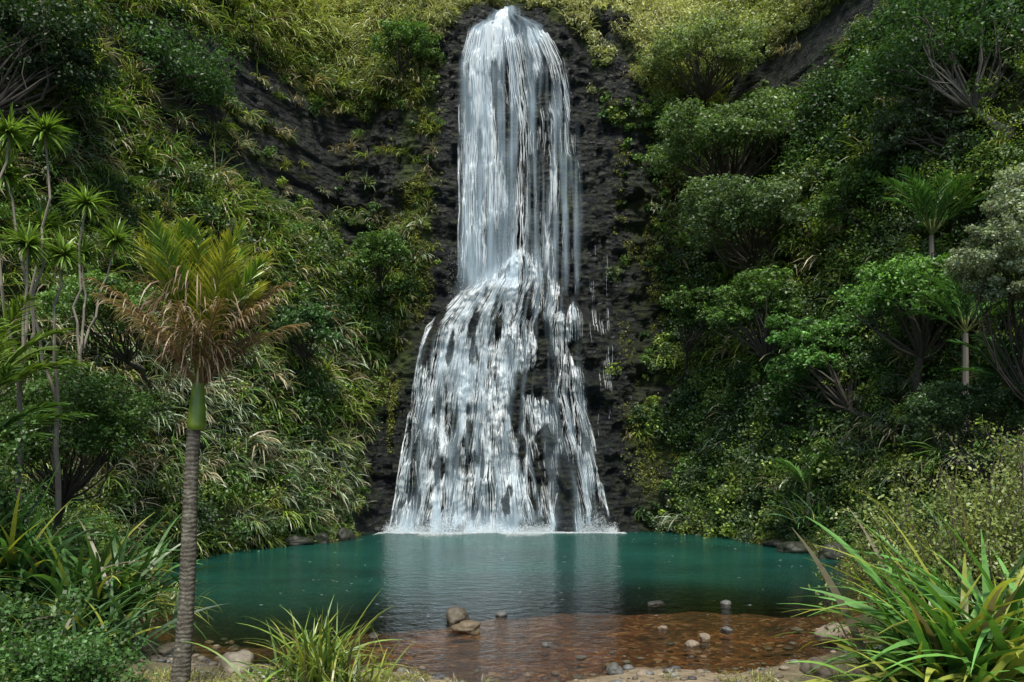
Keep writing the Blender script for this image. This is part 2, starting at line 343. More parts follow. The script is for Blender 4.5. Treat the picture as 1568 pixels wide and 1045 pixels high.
k=1800; z=rng.normal(14.6,1.0,k); x=U(-3.8,1.5,k); y=F(x,z)-U(.1,.5,k)
leaves(B,np.stack([x,y,z],-1),rng.normal(size=(k,3)),U(.02,.04,k),U(.02,.04,k),(1,1,1))
fall=B.build('waterfall',[M_str])
def veil(name,z0,z1,nx,nz,off,opf,acc,blur=0):
    tz=np.linspace(z1,z0,nz);tx=np.linspace(0,1,nx); PXX,PZ=np.meshgrid(tx,tz)
    XX=xl(PZ)+(xr(PZ)-xl(PZ))*PXX
    YY=F(XX,np.minimum(PZ,31.9))
    if acc: YY=np.minimum.accumulate(YY,0)
    for q in range(blur):
        Yp=np.pad(YY,1,mode='edge'); YY=(Yp[:-2,1:-1]+Yp[2:,1:-1]+Yp[1:-1,:-2]+Yp[1:-1,2:]+2*YY)/6
    o=grid_mesh(name,np.stack([XX,YY-off,PZ],-1),[M_veil],{'op':np.clip(opf(XX,PZ,PXX),0,.9)}); o.parent=fall
edge=lambda P:sst(0,.08,P)*sst(1,.92,P)
up=lambda X,Z,P: edge(P)*sst(13.2,15,Z)*(.03+.34*np.exp(-((P-.23)/.17)**2)+.14*np.exp(-((P-.70)/.16)**2)*sst(16,22,Z)+.32*fbm(X*3.2,Z*.16,2.,3)+.10*fbm(X*.8,Z*.35,5.,2)+.22*sst(27.5,30,Z)+.22*sst(18,15,Z)*sst(.55,.25,P))
veil('veil_upper',13,31.7,200,130,.15,up,True,12)
up2=lambda X,Z,P: edge(P)*sst(13.2,16,Z)*(-.02+.14*np.exp(-((P-.3)/.22)**2)+.28*fbm(X*6,Z*.12,12.,3))
veil('veil_front',13,30.6,240,100,.4,up2,True,12)
lo=lambda X,Z,P: edge(P)*gap(X,Z)*sst(.3,-1.4,Z-lipz(X))*rfade(X,Z)*(.3+.7*show(X,Z))*(.06+.26*fbm(P*40+2.*vn(P*6,Z*.2),Z*.32,6.,3)+.15*np.exp(-((P-.36)/.17)**2)+.35*sst(1.8,0,Z))
veil('veil_cascade',-.1,16.8,300,240,.42,lo,False,110)
B=Batch()
k=13000; x=U(-7.2,6.1,k); y=F(x,0*x)-.15-np.abs(rng.normal(0,1,k))*(.5+1.3*np.clip(vn(x*.9,2.),0,1))
leaves(B,np.stack([x,y,0*x+.006+U(0,.02,k)],-1),UP+0*x[:,None],U(.03,.15,k),U(.03,.08,k),(1,1,1))
k=620; x=U(-9,10,k); y=U(14,44,k); ok=(sdf(x,y)<-.8)&(vn(x*.4,y*.4,3.)>-.1)&((y>34)|(U(0,1,k)<.6)); x=x[ok];y=y[ok];k=len(x)
h=U(.01,.07,k)*(.4+y/45); w=.3*h
q=np.stack([np.stack([x-h,y,0*x+.005],-1),np.stack([x,y-w,0*x+.005],-1),np.stack([x+h,y,0*x+.005],-1),np.stack([x,y+w,0*x+.005],-1)],1)
B.add(q,(.8,.8,.8)); B.build('pool_foam',[M_str])
# ---------------------------------------------------------------- hillside plants
DK=np.array((.044,.098,.028));MD=np.array((.105,.205,.042));LT=np.array((.24,.34,.065));GG=np.array((.19,.27,.14));SV=np.array((.35,.42,.29));ST=np.array((.46,.40,.26));YG=np.array((.37,.42,.08));HAZE_GLOW=np.array((.66,.67,.38))  # last colour imitates the backlit haze on cliff-top plants
Vc=(V[:-1,:-1]+V[1:,1:])/2; e1=V[:-1,1:]-V[:-1,:-1]; e2=V[1:,:-1]-V[:-1,:-1]
nr=np.cross(e1,e2); ar=np.linalg.norm(nr,axis=-1); nr=nr/ar[...,None]; nr*=np.where(nr[...,1:2]>0,-1,1)
c=Vc.reshape(-1,3); nr=nr.reshape(-1,3); ar=ar.reshape(-1)
vis=(c[:,1]>5)&(np.abs(c[:,0])<.8*c[:,1]+3)&(c[:,2]<.68*c[:,1]+4)&(c[:,2]>-.3)
rmk=rockmask(c[:,0],c[:,2]); fm=fallmask(c[:,0],c[:,2])
vegw=np.clip(1-rmk*.97,0,1)*(fm<.5)
wgt=np.minimum(ar,.6)*vis*vegw*np.clip(38/np.maximum(c[:,1],6),1,2.2); wgt/=wgt.sum()
def haze_mask(P): return (sst(24.5,30.5,P[:,2])*np.exp(-((P[:,0]-4)/11.5)**2))[:,None]  # bright haze above the falls, painted into the plant colours
def pick(n,extra=None):
    w=wgt if extra is None else wgt*extra; w=w/w.sum()
    i=rng.choice(len(c),n,p=w); return c[i]+rng.normal(0,.15,(n,3)),nr[i]
def pflax(P):
    return np.clip(.55*sst(4,-4,P[:,0])+.18+.55*vn(P[:,0]*.3,P[:,2]*.3,P[:,1]*.2)-.2*sst(6,0,P[:,2]),.04,.9)
def nearrock(P): return np.maximum.reduce([rockmask(P[:,0]+a,P[:,2]+b) for a,b in ((0,0),(.8,0),(-.8,0),(0,.8),(0,-1.0))])
P,Nn=pick(11800); fl=U(0,1,len(P))<pflax(P)
B=Batch(); Q=P[fl];Qn=Nn[fl]; n=len(Q); nb=22
s=np.clip(Q[:,1]/38,.45,1.05)*U(.6,1.4,n)*(1-.4*nearrock(Q))
patch=vn(Q[:,0]*.3,Q[:,2]*.3,20.)+.5*rng.normal(size=n)*.7
base=np.where(patch[:,None]>.4,SV,np.where(patch[:,None]>.1,GG,np.where(patch[:,None]>-.35,MD*1.2,LT))); dead=U(0,1,n)<.13; base=np.where(dead[:,None],ST,base); base=base*U(.65,1.3,(n,1))
top=sst(24,30,Q[:,2])[:,None]; base=base*(1-.5*top)+YG*.5*top; haze_mix=haze_mask(Q)*.9; base=base*(1-haze_mix)+HAZE_GLOW*haze_mix
i=np.repeat(np.arange(n),nb); d=rdir(len(i)); d[:,2]=np.abs(d[:,2])*.9+.25; d=d+Qn[i]*np.array([.8,.8,.2])
cc=base[i]*U(.5,1.5,(len(i),1)); st=U(0,1,len(i))<.13; cc[st]=ST*.8
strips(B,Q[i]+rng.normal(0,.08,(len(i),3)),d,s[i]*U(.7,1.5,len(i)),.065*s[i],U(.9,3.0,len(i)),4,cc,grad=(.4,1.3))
B.build('hillside_flax',[M_blade])
B=Batch(); ex=.15+sst(23,28,c[:,2])+.5*(np.abs(c[:,0]+6.3)<1)+ .5*sst(2,-6,c[:,0])+1.2*rmk*(c[:,0]<-6)
Q,Qn=pick(3300,ex); n=len(Q); i=np.repeat(np.arange(n),26)
base=np.where(U(0,1,(n,1))<.45,YG*.9,np.where(U(0,1,(n,1))<.6,ST*.9,LT)); haze_mix=haze_mask(Q)*.95; base=base*(1-haze_mix)+HAZE_GLOW*haze_mix
d=rdir(len(i)); d[:,2]=np.abs(d[:,2])+.5; d+=Qn[i]*.6
strips(B,Q[i]+rng.normal(0,.12,(len(i),3)),d,U(.4,1.0,len(i)),.035,U(1.5,3.5,len(i)),3,base[i]*U(.6,1.3,(len(i),1)))
B.build('hillside_tussock_grass',[M_blade])
B=Batch(); Q=P[~fl];Qn=Nn[~fl]; n=len(Q)
s=np.clip(Q[:,1]/38,.42,1.05)
R=s*U(.4,1.3,n)*(1-.55*nearrock(Q)); ctr=Q+Qn*(R*.45)[:,None]
pt=vn(Q[:,0]*.3+5,Q[:,2]*.3,40.)+rng.normal(0,.5,n)
base=np.where(pt[:,None]>.5,LT,np.where(pt[:,None]>.22,GG*.9,np.where(pt[:,None]>-.22,MD,DK)))*U(.75,1.25,(n,1))
tp=sst(25,31,Q[:,2])[:,None]; base=base*(1-.4*tp)+YG*.4*tp; haze_mix=haze_mask(Q)*.88; base=base*(1-haze_mix)+HAZE_GLOW*.88*haze_mix
ns=5; i=np.repeat(np.arange(n),ns); sc=ctr[i]+rdir(len(i))*(R[i]*.6)[:,None]*np.array([1,1,.7])+UP*.1
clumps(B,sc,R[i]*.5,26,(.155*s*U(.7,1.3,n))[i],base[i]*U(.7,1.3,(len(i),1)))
B.build('hillside_shrubs',[M_leaf])
B=Batch(); k=6500
z=np.concatenate([U(4,28,k//2),U(0,24,k-k//2)]); x=np.concatenate([-5.6+rng.normal(0,.5,k//2)-np.clip((14-z[:k//2])*.14,0,1.6),8.0+rng.normal(0,1.0,k-k//2)])
nn=fbm(x*.8,z*.5,3.,2); ok=((nn>-.3)&(x<xl(z)-.6))|((x>6)&(nn>.05)); x=x[ok];z=z[ok]
clumps(B,np.stack([x,F(x,z)-.05,z],-1),U(.08,.28,len(x)),12,.09,YG*.7*U(.4,1.3,(len(x),1)))
B.build('cliff_moss',[M_leaf])
# ---------------------------------------------------------------- trees
def tree(name,base,C,rx,rz,col,ncl=26,ls=.17,nl=150,bark=(.07,.06,.05),trunk=.2,ry=None):
    B=Batch(); C=np.array(C,float); base=np.array(base,float); ry=ry or rx*.8
    fork=base*.4+C*.6-np.array([0,0,rz*.35]); trk=curve(base,fork,8,.12)
    tube(B,trk,np.linspace(trunk,trunk*.65,8),9,bark,1)
    d=rdir(ncl*3); d=d[d[:,2]>-.45][:ncl]; ncl=len(d)
    cc=C+d*U(.5,1.0,(ncl,1))*np.array([rx,ry,rz]); R=U(.26,.42,ncl)*min(rx,rz*1.5)
    for j in range(ncl):
        pts=curve(fork,cc[j]-np.array([0,0,R[j]*.3]),6,.22); tube(B,pts,np.linspace(trunk*.32,trunk*.06,6),5,bark,1)
        e=cc[j]+rng.normal(0,R[j]*.6,3); tube(B,curve(pts[3],e,4,.2),np.linspace(trunk*.12,trunk*.03,4),4,bark,1)
    i=np.repeat(np.arange(ncl),7); sub=cc[i]+rdir(len(i))*R[i,None]*.85*np.array([1.15,1.15,.55])
    tone=(.7+.6*U(0,1,(ncl,1)))[i]*U(.8,1.2,(len(i),1))
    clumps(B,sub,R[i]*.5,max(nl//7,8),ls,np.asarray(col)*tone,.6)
    return B.build(name,[M_leaf,M_bark])
def sp(x,z): return (x,float(F(np.array(x),np.array(z)))+.3,z)
tree('pohutukawa_tree',sp(12.6,17.5),(11.9,44,21.4),4.6,1.9,(.14,.23,.075),60,.18,380,trunk=.28)
tree('pohutukawa_tree',sp(13.4,12.5),(12.4,41,16.3),3.9,1.9,(.11,.18,.065),50,.18,380,trunk=.26)
tree('pohutukawa_tree',sp(12,24.5),(11.3,46.5,27.7),3.4,1.8,(.25,.33,.13),40,.18,330)
tree('pohutukawa_tree',sp(18.5,15.5),(17.3,31.5,19.6),3.6,2.4,DK*1.5,56,.16,420,bark=(.14,.13,.12))
tree('mahoe_tree',sp(14.6,4.5),(13.6,35,8.0),2.2,2.2,(.13,.29,.065),46,.17,380)
tree('mahoe_tree',sp(15.2,5.5),(14.6,28.5,9.4),2.1,1.5,(.14,.29,.06),40,.14,380)
tree('pohutukawa_tree',sp(17.3,12),(16.6,36.5,15.8),2.6,1.5,MD*.8,34,.16,330)
tree('rewarewa_tree',sp(18.4,14),(17.4,33,17.4),2.4,1.4,GG*.6,30,.16,300)
tree('mahoe_tree',sp(13,7.2),(11.8,38,10.9),2.0,1.8,MD*1.0,34,.16,330)
tree('mahoe_tree',sp(9.6,8.5),(9.4,41,11.4),1.5,1.3,MD*.8,24,.15,260,trunk=.13)
tree('pohutukawa_tree',sp(-18.3,18.5),(-17.3,37,21.8),3.4,2.3,DK*1.5,54,.17,380)
tree('pohutukawa_tree',sp(-18.5,13.5),(-17.3,28.5,17.9),2.4,2.4,DK*.7,50,.14,420)
tree('mahoe_tree',sp(-7.5,13.5),(-7.5,44,15.2),1.6,1.2,MD*.9,24,.15,260,trunk=.12)
tree('mahoe_tree',sp(-6.9,26.5),(-6.4,47.2,28.4),1.9,1.6,MD*1.05,26,.16,260,trunk=.14)
tree('mahoe_tree',sp(-13.8,6),(-12.9,24.5,8.2),1.6,1.0,MD*1.1,26,.11,300,trunk=.1)
tree('mahoe_tree',sp(-10.5,8),(-10,38.5,10.2),1.6,1.2,DK*1.4,24,.15,260,trunk=.12)
tree('mahoe_tree',(12.8,21,.9),(12.0,20,4.7),1.7,.9,(.08,.15,.05),34,.075,700,trunk=.10)
tree('tree_daisy',(12.9,19,1.2),(11.9,18.2,8.0),1.3,2.3,(.27,.33,.21),80,.08,800,trunk=.07)
tree('mahoe_tree',(-11.8,15,.8),(-9.9,13.2,2.6),1.3,1.2,DK*1.5,34,.075,700,trunk=.07)
tree('mahoe_tree',(-11.5,20,1.2),(-10.5,19,4.2),1.8,1.6,MD*.8,40,.09,600,trunk=.1)
tree('mahoe_tree',(12.5,15,1.2),(10.6,13.8,3.2),1.6,1.3,MD*.7,40,.07,700,trunk=.08)
# ---------------------------------------------------------------- bank vegetation
gxm=(GX[:-1,:-1]);gym=GY[:-1,:-1]; dx=np.diff(gx)[None,:]*np.diff(gy)[:,None]; DD=D[:-1,:-1]
sel=(DD>.45)&(np.abs(gxm)<.78*gym+2)&(gym>8.5)&(gym<47)&(gym<F(gxm,0*gxm+1))&((np.abs(gxm)>5.6)|(gym>20))
w=(dx*sel*np.clip(20/gym,.5,2)).reshape(-1); w/=w.sum()
j=rng.choice(len(w),2600,p=w); x=gxm.reshape(-1)[j]+U(-.1,.1,2600); y=gym.reshape(-1)[j]; dj=DD.reshape(-1)[j]; z=G(x,y)
s=np.clip(y/38,.3,1)
B=Batch(); R=s*U(.5,1.1,2600)*np.clip(dj*.6,.25,1.3); f=U(0,1,2600)<.62
ctr=np.stack([x,y,z+R*.6*U(.6,1.8,2600)],-1)[f]; Rf=R[f]; i=np.repeat(np.arange(len(ctr)),5)
base=np.where(U(0,1,(len(ctr),1))<.5,DK*1.2,np.where(U(0,1,(len(ctr),1))<.6,MD,LT*.7))
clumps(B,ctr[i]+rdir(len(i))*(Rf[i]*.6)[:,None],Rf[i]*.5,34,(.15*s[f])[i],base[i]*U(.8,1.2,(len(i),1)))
B.build('bank_shrubs',[M_leaf])
B=Batch(); g=~f; b0=np.stack([x,y,z],-1)[g]; i=np.repeat(np.arange(len(b0)),22); d=rdir(len(i)); d[:,2]=np.abs(d[:,2])+.35
sz=(s[g]*np.clip(dj[g]*.5,.3,1.1))[i]; base=np.where(U(0,1,(len(b0),1))<.5,MD*1.1,GG*.8)
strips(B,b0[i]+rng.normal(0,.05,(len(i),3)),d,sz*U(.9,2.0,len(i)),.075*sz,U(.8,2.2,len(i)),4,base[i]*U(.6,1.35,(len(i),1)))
B.build('bank_flax',[M_blade])
B=Batch(); sel2=(DD>.05)&(DD<2.2)&(gym>19)&(gym<44); w2=(dx*sel2).reshape(-1); w2/=w2.sum(); j=rng.choice(len(w2),6000,p=w2)
x=gxm.reshape(-1)[j]+U(-.1,.1,6000);y=gym.reshape(-1)[j];z=G(x,y)
clumps(B,np.stack([x,y,z],-1),U(.08,.22,6000),14,.08,np.where(U(0,1,(6000,1))<.6,YG*.8,MD*.8)*U(.5,1.3,(6000,1)),.6)
B.build('bank_moss',[M_leaf])
# ---------------------------------------------------------------- strap clumps (foreground)
def flax(name,pos,n,L,W,col,spread=.25,elev=(.35,2.5),grav=(.6,1.9),tip=None,nseg=9,yellow=.15):
    B=Batch(); b=np.array(pos)+np.stack([rng.normal(0,spread,n),rng.normal(0,spread,n),U(-.05,.05,n)],-1)
    az=U(0,2*math.pi,n); el=U(elev[0],elev[1],n); d=np.stack([np.cos(az),np.sin(az),el],-1)
    c=np.asarray(col)*U(.45,1.5,(n,1)); yy=U(0,1,n)<yellow; c[yy]=np.array((.38,.42,.08))*U(.7,1.2,(yy.sum(),1)); br=U(0,1,n)<.06; c[br]=ST*.5
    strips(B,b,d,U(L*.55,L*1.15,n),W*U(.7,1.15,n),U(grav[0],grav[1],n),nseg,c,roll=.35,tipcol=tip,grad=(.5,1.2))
    return B.build(name,[M_blade])
g=lambda x,y,dz=0:(x,y,float(G(np.array(float(x)),np.array(float(y))))+dz)
flax('flax_bush',g(4.6,8.0,.2),190,1.8,.10,(.14,.32,.065),.3,elev=(.5,2.6),yellow=.3)
flax('flax_bush',g(4.05,7.9,.05),110,1.25,.08,(.19,.36,.07),.25,elev=(.5,2.2),yellow=.4)
flax('flax_bush',g(5.2,8.4,.35),170,2.1,.10,(.13,.30,.075),.3,yellow=.25)
flax('flax_bush',g(6.1,10.4,.4),60,2.7,.12,(.15,.30,.10),.25,elev=(.9,3),grav=(.4,1.3),yellow=.3)
flax('grass_clump',g(-2.45,9.9,.15),190,1.15,.036,(.18,.30,.06),.22,elev=(.5,3.5),yellow=.3)
flax('grass_clump',g(-2.0,9.7,.05),120,.8,.028,(.24,.33,.07),.22,elev=(.4,3),yellow=.3)
flax('grass_clump',g(-2.95,9.6,0),90,.6,.026,(.17,.28,.06),.2,elev=(.4,3),yellow=.2)
flax('flax_bush',g(-7.2,13.4,.2),260,2.2,.085,(.08,.18,.045),.45,elev=(.5,3),grav=(.7,2.2),yellow=.06)
flax('flax_bush',g(-6.5,12.2,.1),140,1.4,.075,(.11,.22,.09),.35,elev=(.4,2.5))
flax('flax_bush',g(-8.4,13.0,.3),180,2.1,.085,(.07,.17,.05),.4)
flax('flax_bush',g(-6.1,10.4,.1),90,1.1,.06,(.10,.20,.09),.3)
flax('flax_bush',g(-7.4,16.8,.2),110,1.1,.05,(.19,.25,.07),.35)
flax('grass_clump',g(-8.6,34.8,.3),160,1.1,.05,(.19,.31,.07),.5)
flax('grass_clump',g(-9.8,33.4,.3),160,.9,.05,(.26,.33,.07),.6)
flax('flax_bush',g(12.6,33,.4),120,1.8,.07,(.12,.25,.09),.4)
B=Batch(); k=5200; x=np.concatenate([rng.normal(-2.3,.75,k//2),U(-6.5,-3.2,k//4),U(2.2,6.5,k-k//2-k//4)]); y=U(9.3,11.7,k); ok=(sd(x,y)>.12)&(fbm(x*1.2,y*1.2,8.,2)>-.35);x=x[ok];y=y[ok]
i=np.repeat(np.arange(len(x)),5); d=rdir(len(i));d[:,2]=np.abs(d[:,2])+.6
b=np.stack([x,y,G(x,y)],-1)[i]+rng.normal(0,.02,(len(i),3))
strips(B,b,d,U(.05,.2,len(i)),.012,U(.8,2.5,len(i)),3,np.where(U(0,1,(len(i),1))<.5,YG*.8,ST*.8)*U(.6,1.3,(len(i),1)))
B.build('shore_grass',[M_blade])
# ---------------------------------------------------------------- manuka bush (right foreground) and low left shrub
def twiggy(name,pos,n,H,spread,col,ls,asp=(.35,.6),k=150):
    B=Batch(); b=np.array(pos)+np.stack([rng.normal(0,spread*.3,n),rng.normal(0,spread*.3,n),0*U(0,1,n)],-1)
    for j in range(n):
        e=b[j]+np.array([rng.normal(0,spread*.75),rng.normal(0,spread*.6),H*U(.4,1.05)])
        pts=curve(b[j],e,9,.18); tube(B,pts,np.linspace(.018,.004,9),4,(.10,.08,.06),1)
        t=U(.25,1,k)*8; ii=np.minimum(t.astype(int),7); ft=(t-ii)[:,None]; c0=pts[ii]*(1-ft)+pts[ii+1]*ft
        c0=c0+rng.normal(0,.085,(k,3))
        leaves(B,c0,rng.normal(size=(k,3))+UP*.7,U(.6,1.3,k)*ls,U(*asp,k)*ls,np.asarray(col)*U(.5,1.5,(k,1))*(.7+.06*t[:,None]))
    return B.build(name,[M_leaf,M_bark])
twiggy('manuka_bush',g(5.45,9.6),140,2.7,.85,(.22,.27,.08),.06,k=190)
twiggy('manuka_bush',g(6.6,9.8),120,3.2,.8,(.19,.23,.07),.06,k=190)
twiggy('coprosma_shrub',g(-5.5,9.6),60,.7,.5,(.08,.18,.045),.06,(.6,.9))
twiggy('coprosma_shrub',g(-7.4,10.8),70,.9,.7,(.07,.145,.04),.085,(.6,.9),160)
twiggy('coprosma_shrub',g(-9.2,12.6),90,3.0,.8,(.10,.20,.055),.085,(.6,.9),220)
# ---------------------------------------------------------------- palms
def smoothtube(name,P,R,ns,mat,parent):
    P=np.array(P);T=norm(np.gradient(P,axis=0));s=norm(np.cross(T,np.array([0,1.,0.05])));u=np.cross(T,s);a=np.linspace(0,2*math.pi,ns,endpoint=False)
    ring=P[:,None]+np.array(R)[:,None,None]*(s[:,None]*np.cos(a)[None,:,None]+u[:,None]*np.sin(a)[None,:,None])
    o=grid_mesh(name,ring,[mat],wrap=True); o.parent=parent; return o
def frond(B,base,az,tilt,L,col,nleaf=44,ll=.5,droop=.8,tipc=None,rc=(.16,.17,.05),lw=.028,lgrav=.5):
    n=16; d=np.array([math.cos(az)*math.sin(tilt),math.sin(az)*math.sin(tilt),math.cos(tilt)]); p=np.array(base,float); P=[p];Dr=[d]
    out=np.array([math.cos(az),math.sin(az),0])
    for i in range(n):
        p=p+d*L/n; d=norm(d+(out*.5-UP*.5)*droop/n*(.3+1.4*i/n)); P.append(p);Dr.append(d)
    P=np.array(P);Dr=np.array(Dr); tube(B,P,np.linspace(.028,.006,n+1)*L/2.4,5,rc,1)
    t=np.repeat(np.linspace(.24,1,nleaf),2)*n; ii=np.minimum(t.astype(int),n-1); ft=(t-ii)[:,None]
    b=P[ii]*(1-ft)+P[ii+1]*ft; dd=norm(Dr[ii]); s=norm(np.cross(dd,UP)+1e-4); sg=np.tile([1,-1],nleaf)[:,None]
    ld=dd*U(.75,1.1,(len(t),1))+s*sg*U(.45,.75,(len(t),1))+np.cross(s,dd)*.25*U(0,1,(len(t),1))+rng.normal(0,.06,(len(t),3))
    tt=t/n; Ls=ll*np.interp(tt,[.2,.45,.8,1],[.55,1,.75,.35])*U(.85,1.1,len(t))
    strips(B,b,ld,Ls,lw,lgrav*U(.5,1.5,len(t)),5,np.asarray(col)*U(.7,1.3,(len(t),1)),roll=.4,tipcol=tipc,grad=(.75,1.2))
hero=bpy.data.objects.new('nikau_palm',None); bpy.context.collection.objects.link(hero)
def mat_trunk():
    m,nt,o=newmat('nikau_trunk'); L=nt.links; tc=N(nt,'ShaderNodeTexCoord').outputs['Object']
    w=N(nt,'ShaderNodeTexWave',bands_direction='Z'); w.inputs['Scale'].default_value=5; w.inputs['Distortion'].default_value=6; w.inputs['Detail'].default_value=5; w.inputs['Detail Scale'].default_value=1.5; L.new(tc,w.inputs['Vector'])
    c=ramp(nt,noise(nt,11,9,tc,.85),[(.3,(.035,.03,.025)),(.45,(.10,.088,.07)),(.58,(.19,.18,.145)),(.70,(.40,.40,.34))])
    r=ramp(nt,w.outputs['Fac'],[(0,(.45,.4,.35)),(.15,(1,1,1)),(1,(.9,.9,.9))])
    x=N(nt,'ShaderNodeMixRGB',blend_type='MULTIPLY'); x.inputs[0].default_value=.6; L.new(c,x.inputs[1]); L.new(r,x.inputs[2])
    p=N(nt,'ShaderNodeBsdfPrincipled'); p.inputs['Roughness'].default_value=.85; p.inputs['Specular IOR Level'].default_value=.2; L.new(x.outputs[0],p.inputs['Base Color'])
    b=N(nt,'ShaderNodeBump'); b.inputs['Strength'].default_value=.5; b.inputs['Distance'].default_value=.012; L.new(w.outputs['Fac'],b.inputs['Height']); L.new(b.outputs[0],p.inputs['Normal']); L.new(p.outputs[0],o.inputs[0]); return m
hz=np.linspace(0,1,120); z=-.1+3.75*hz
tx=-4.42+.26*hz+.03*np.sin(hz*5); R=(.115-.032*hz+.05*np.exp(-hz*14))*(1+.04*vn(z*7,1.))
smoothtube('trunk',np.stack([tx,10.5+0*z,z],-1),R,28,mat_trunk(),hero)
mcs,nt,o=newmat('crownshaft'); p_=N(nt,'ShaderNodeBsdfPrincipled'); tc=N(nt,'ShaderNodeTexCoord').outputs['Object']
nt.links.new(ramp(nt,noise(nt,4,5,tc),[(.35,(.09,.17,.02)),(.6,(.20,.28,.03)),(.8,(.26,.24,.05))]),p_.inputs['Base Color']); p_.inputs['Roughness'].default_value=.35; nt.links.new(p_.outputs[0],o.inputs[0])
hz=np.linspace(0,1,30); smoothtube('crownshaft',np.stack([-4.16+.03*hz,10.5+0*hz,3.62+.72*hz],-1),np.interp(hz,[0,.06,.3,.7,1],[.095,.12,.11,.085,.06]),24,mcs,hero)
B=Batch(); cb=np.array([-4.13,10.5,4.15])
for j in range(21):
    az=j*2.399+.3; til=U(.06,.50)+(.14 if j%3==0 else 0)
    colr=np.array((.17,.33,.05)) if j%2 else np.array((.36,.42,.06))
    frond(B,cb+np.array([0,0,U(0,.15)]),az,til,U(1.75,2.15),colr,54,.58,.5,(.42,.38,.08),(.20,.22,.06),.030,.5)
for j in range(11):
    az=j*.57+U(-.3,.3); frond(B,cb,az,U(.46,.72),U(1.4,1.9),(.24,.17,.10),36,.5,1.0,(.46,.38,.27),(.17,.10,.06),.022,1.8)
k=420; az=U(0,6.28,k); zz=U(.25,1.45,k); rr=.10+.42*zz**1.2
b=cb+np.stack([np.cos(az)*rr*.8,np.sin(az)*rr*.8,zz],-1); d=np.stack([np.cos(az),np.sin(az),U(-.6,.9,k)],-1)
strips(B,b,d,U(.2,.7,k),.018,U(1.5,4,k),5,np.array((.34,.24,.16))*U(.3,1.5,(k,1)))
o=B.build('fronds',[M_blade,M_bark]); o.parent=hero
def palm(pos,h,L,n,col=(.06,.15,.03),tmax=1.0):
    B=Batch(); b=np.array(pos,float)
    tube(B,[b,b+UP*h*.5,b+UP*h],[.13,.11,.09],8,(.12,.11,.09),1)
    for j in range(n): frond(B,b+UP*h,j*2.399+U(0,.5),U(.15,tmax),L*U(.8,1.1),np.array(col)*U(.7,1.3)*1.35,34,L*.28,1.3,None,(.1,.12,.03),.05,.6)
    return B.build('nikau_palm',[M_blade,M_bark])
palm((15.8,30,7.5),4.6,2.9,14,(.05,.12,.03)); palm((12.9,20.5,2.0),3.2,2.0,14,(.05,.13,.03)); palm((12.3,33,1.0),1.3,2.2,12,(.08,.17,.04),.8)
palm((-9.6,14.5,.6),3.8,2.2,13,(.10,.16,.03)); palm((-13.2,37,2),4.2,2.0,11); palm((-11.2,36,.9),1.2,2.0,10,(.07,.16,.04),.8); palm((-8.8,13.0,.3),3.0,1.9,12,(.06,.12,.03))
palm((14.8,26,4.5),3.2,2.4,12,(.05,.12,.03))
# ---------------------------------------------------------------- cabbage trees
def cabbage(pos,heads,hr=.75,bark=(.24,.21,.17)):
    B=Batch(); b=np.array(pos,float); fk=b+np.array([0,0,2.2])
    tube(B,curve(b,fk,6,.06),np.linspace(.06,.05,6),7,bark,1)
    for hx,hy,hzz in heads:
        h=np.array([hx,hy,hzz]); tube(B,curve(fk,h,9,.07),np.linspace(.035,.02,9),6,bark,1)
        n=150; d=rdir(n); d[:,2]=d[:,2]*.8+.35
        strips(B,h+0*d,d,U(.6,1.1,n)*hr,.05,U(.3,1.3,n),4,np.array((.20,.33,.06))*U(.4,1.4,(n,1)),roll=.3)
    return B.build('cabbage_tree',[M_blade,M_bark])
cabbage((-9.9,16,2.5),[(-10.1,16,9.9),(-9.5,16.2,10.0),(-10.4,16.3,9.2),(-9.6,15.8,7.6)],.62)
cabbage((-9.4,16.5,2.3),[(-9.3,16.5,7.6),(-9.9,16.8,8.3)],.6)
cabbage((-11.4,21,4),[(-11.2,21,10.2),(-10.6,21.3,9.3),(-11.6,21.5,9.0)],.8)
# ---------------------------------------------------------------- rocks
import bmesh
def rock(name,pos,size,col,seed,sub=4):
    bm=bmesh.new(); bmesh.ops.create_icosphere(bm,subdivisions=sub,radius=1); v=np.array([q.co[:] for q in bm.verts])
    f=1+.28*vn(v[:,0]*1.3+seed,v[:,1]*1.3,v[:,2]*1.3)+.1*fbm(v[:,0]*3+seed,v[:,1]*3,v[:,2]*3,3)
    v=v*f[:,None]*np.array(size)
    for q,a in zip(bm.verts,v): q.co=a
    me=bpy.data.meshes.new(name); bm.to_mesh(me); bm.free(); me.polygons.foreach_set('use_smooth',np.ones(len(me.polygons),bool))
    a=me.attributes.new('col','FLOAT_COLOR','FACE'); c4=np.ones((len(me.polygons),4),np.float32); c4[:,:3]=col; a.data.foreach_set('color',c4.reshape(-1))
    me.materials.append(M_stone); ob=bpy.data.objects.new(name,me); ob.location=pos; ob.rotation_euler=(0,0,seed*1.3); bpy.context.collection.objects.link(ob)
TAN=(.26,.21,.15);GR=(.13,.13,.12)
rock('river_rock',(-1.15,16.8,.06),(.33,.24,.17),(.12,.10,.07),1.); rock('river_rock',(-.86,15.6,.05),(.30,.24,.14),(.17,.13,.08),2.)
rock('river_rock',(-.25,17.3,.02),(.13,.1,.09),GR,3.); rock('river_rock',(5.1,19.0,-.01),(.16,.13,.09),GR,4.); rock('river_rock',(3.2,14.2,.02),(.13,.1,.08),TAN,5.)
rock('river_rock',(1.55,12.1,.06),(.17,.13,.12),GR,6.); rock('river_rock',(1.95,11.9,.05),(.13,.1,.08),TAN,7.); rock('river_rock',(3.4,18.9,-.01),(.3,.16,.07),(.05,.045,.04),8.)
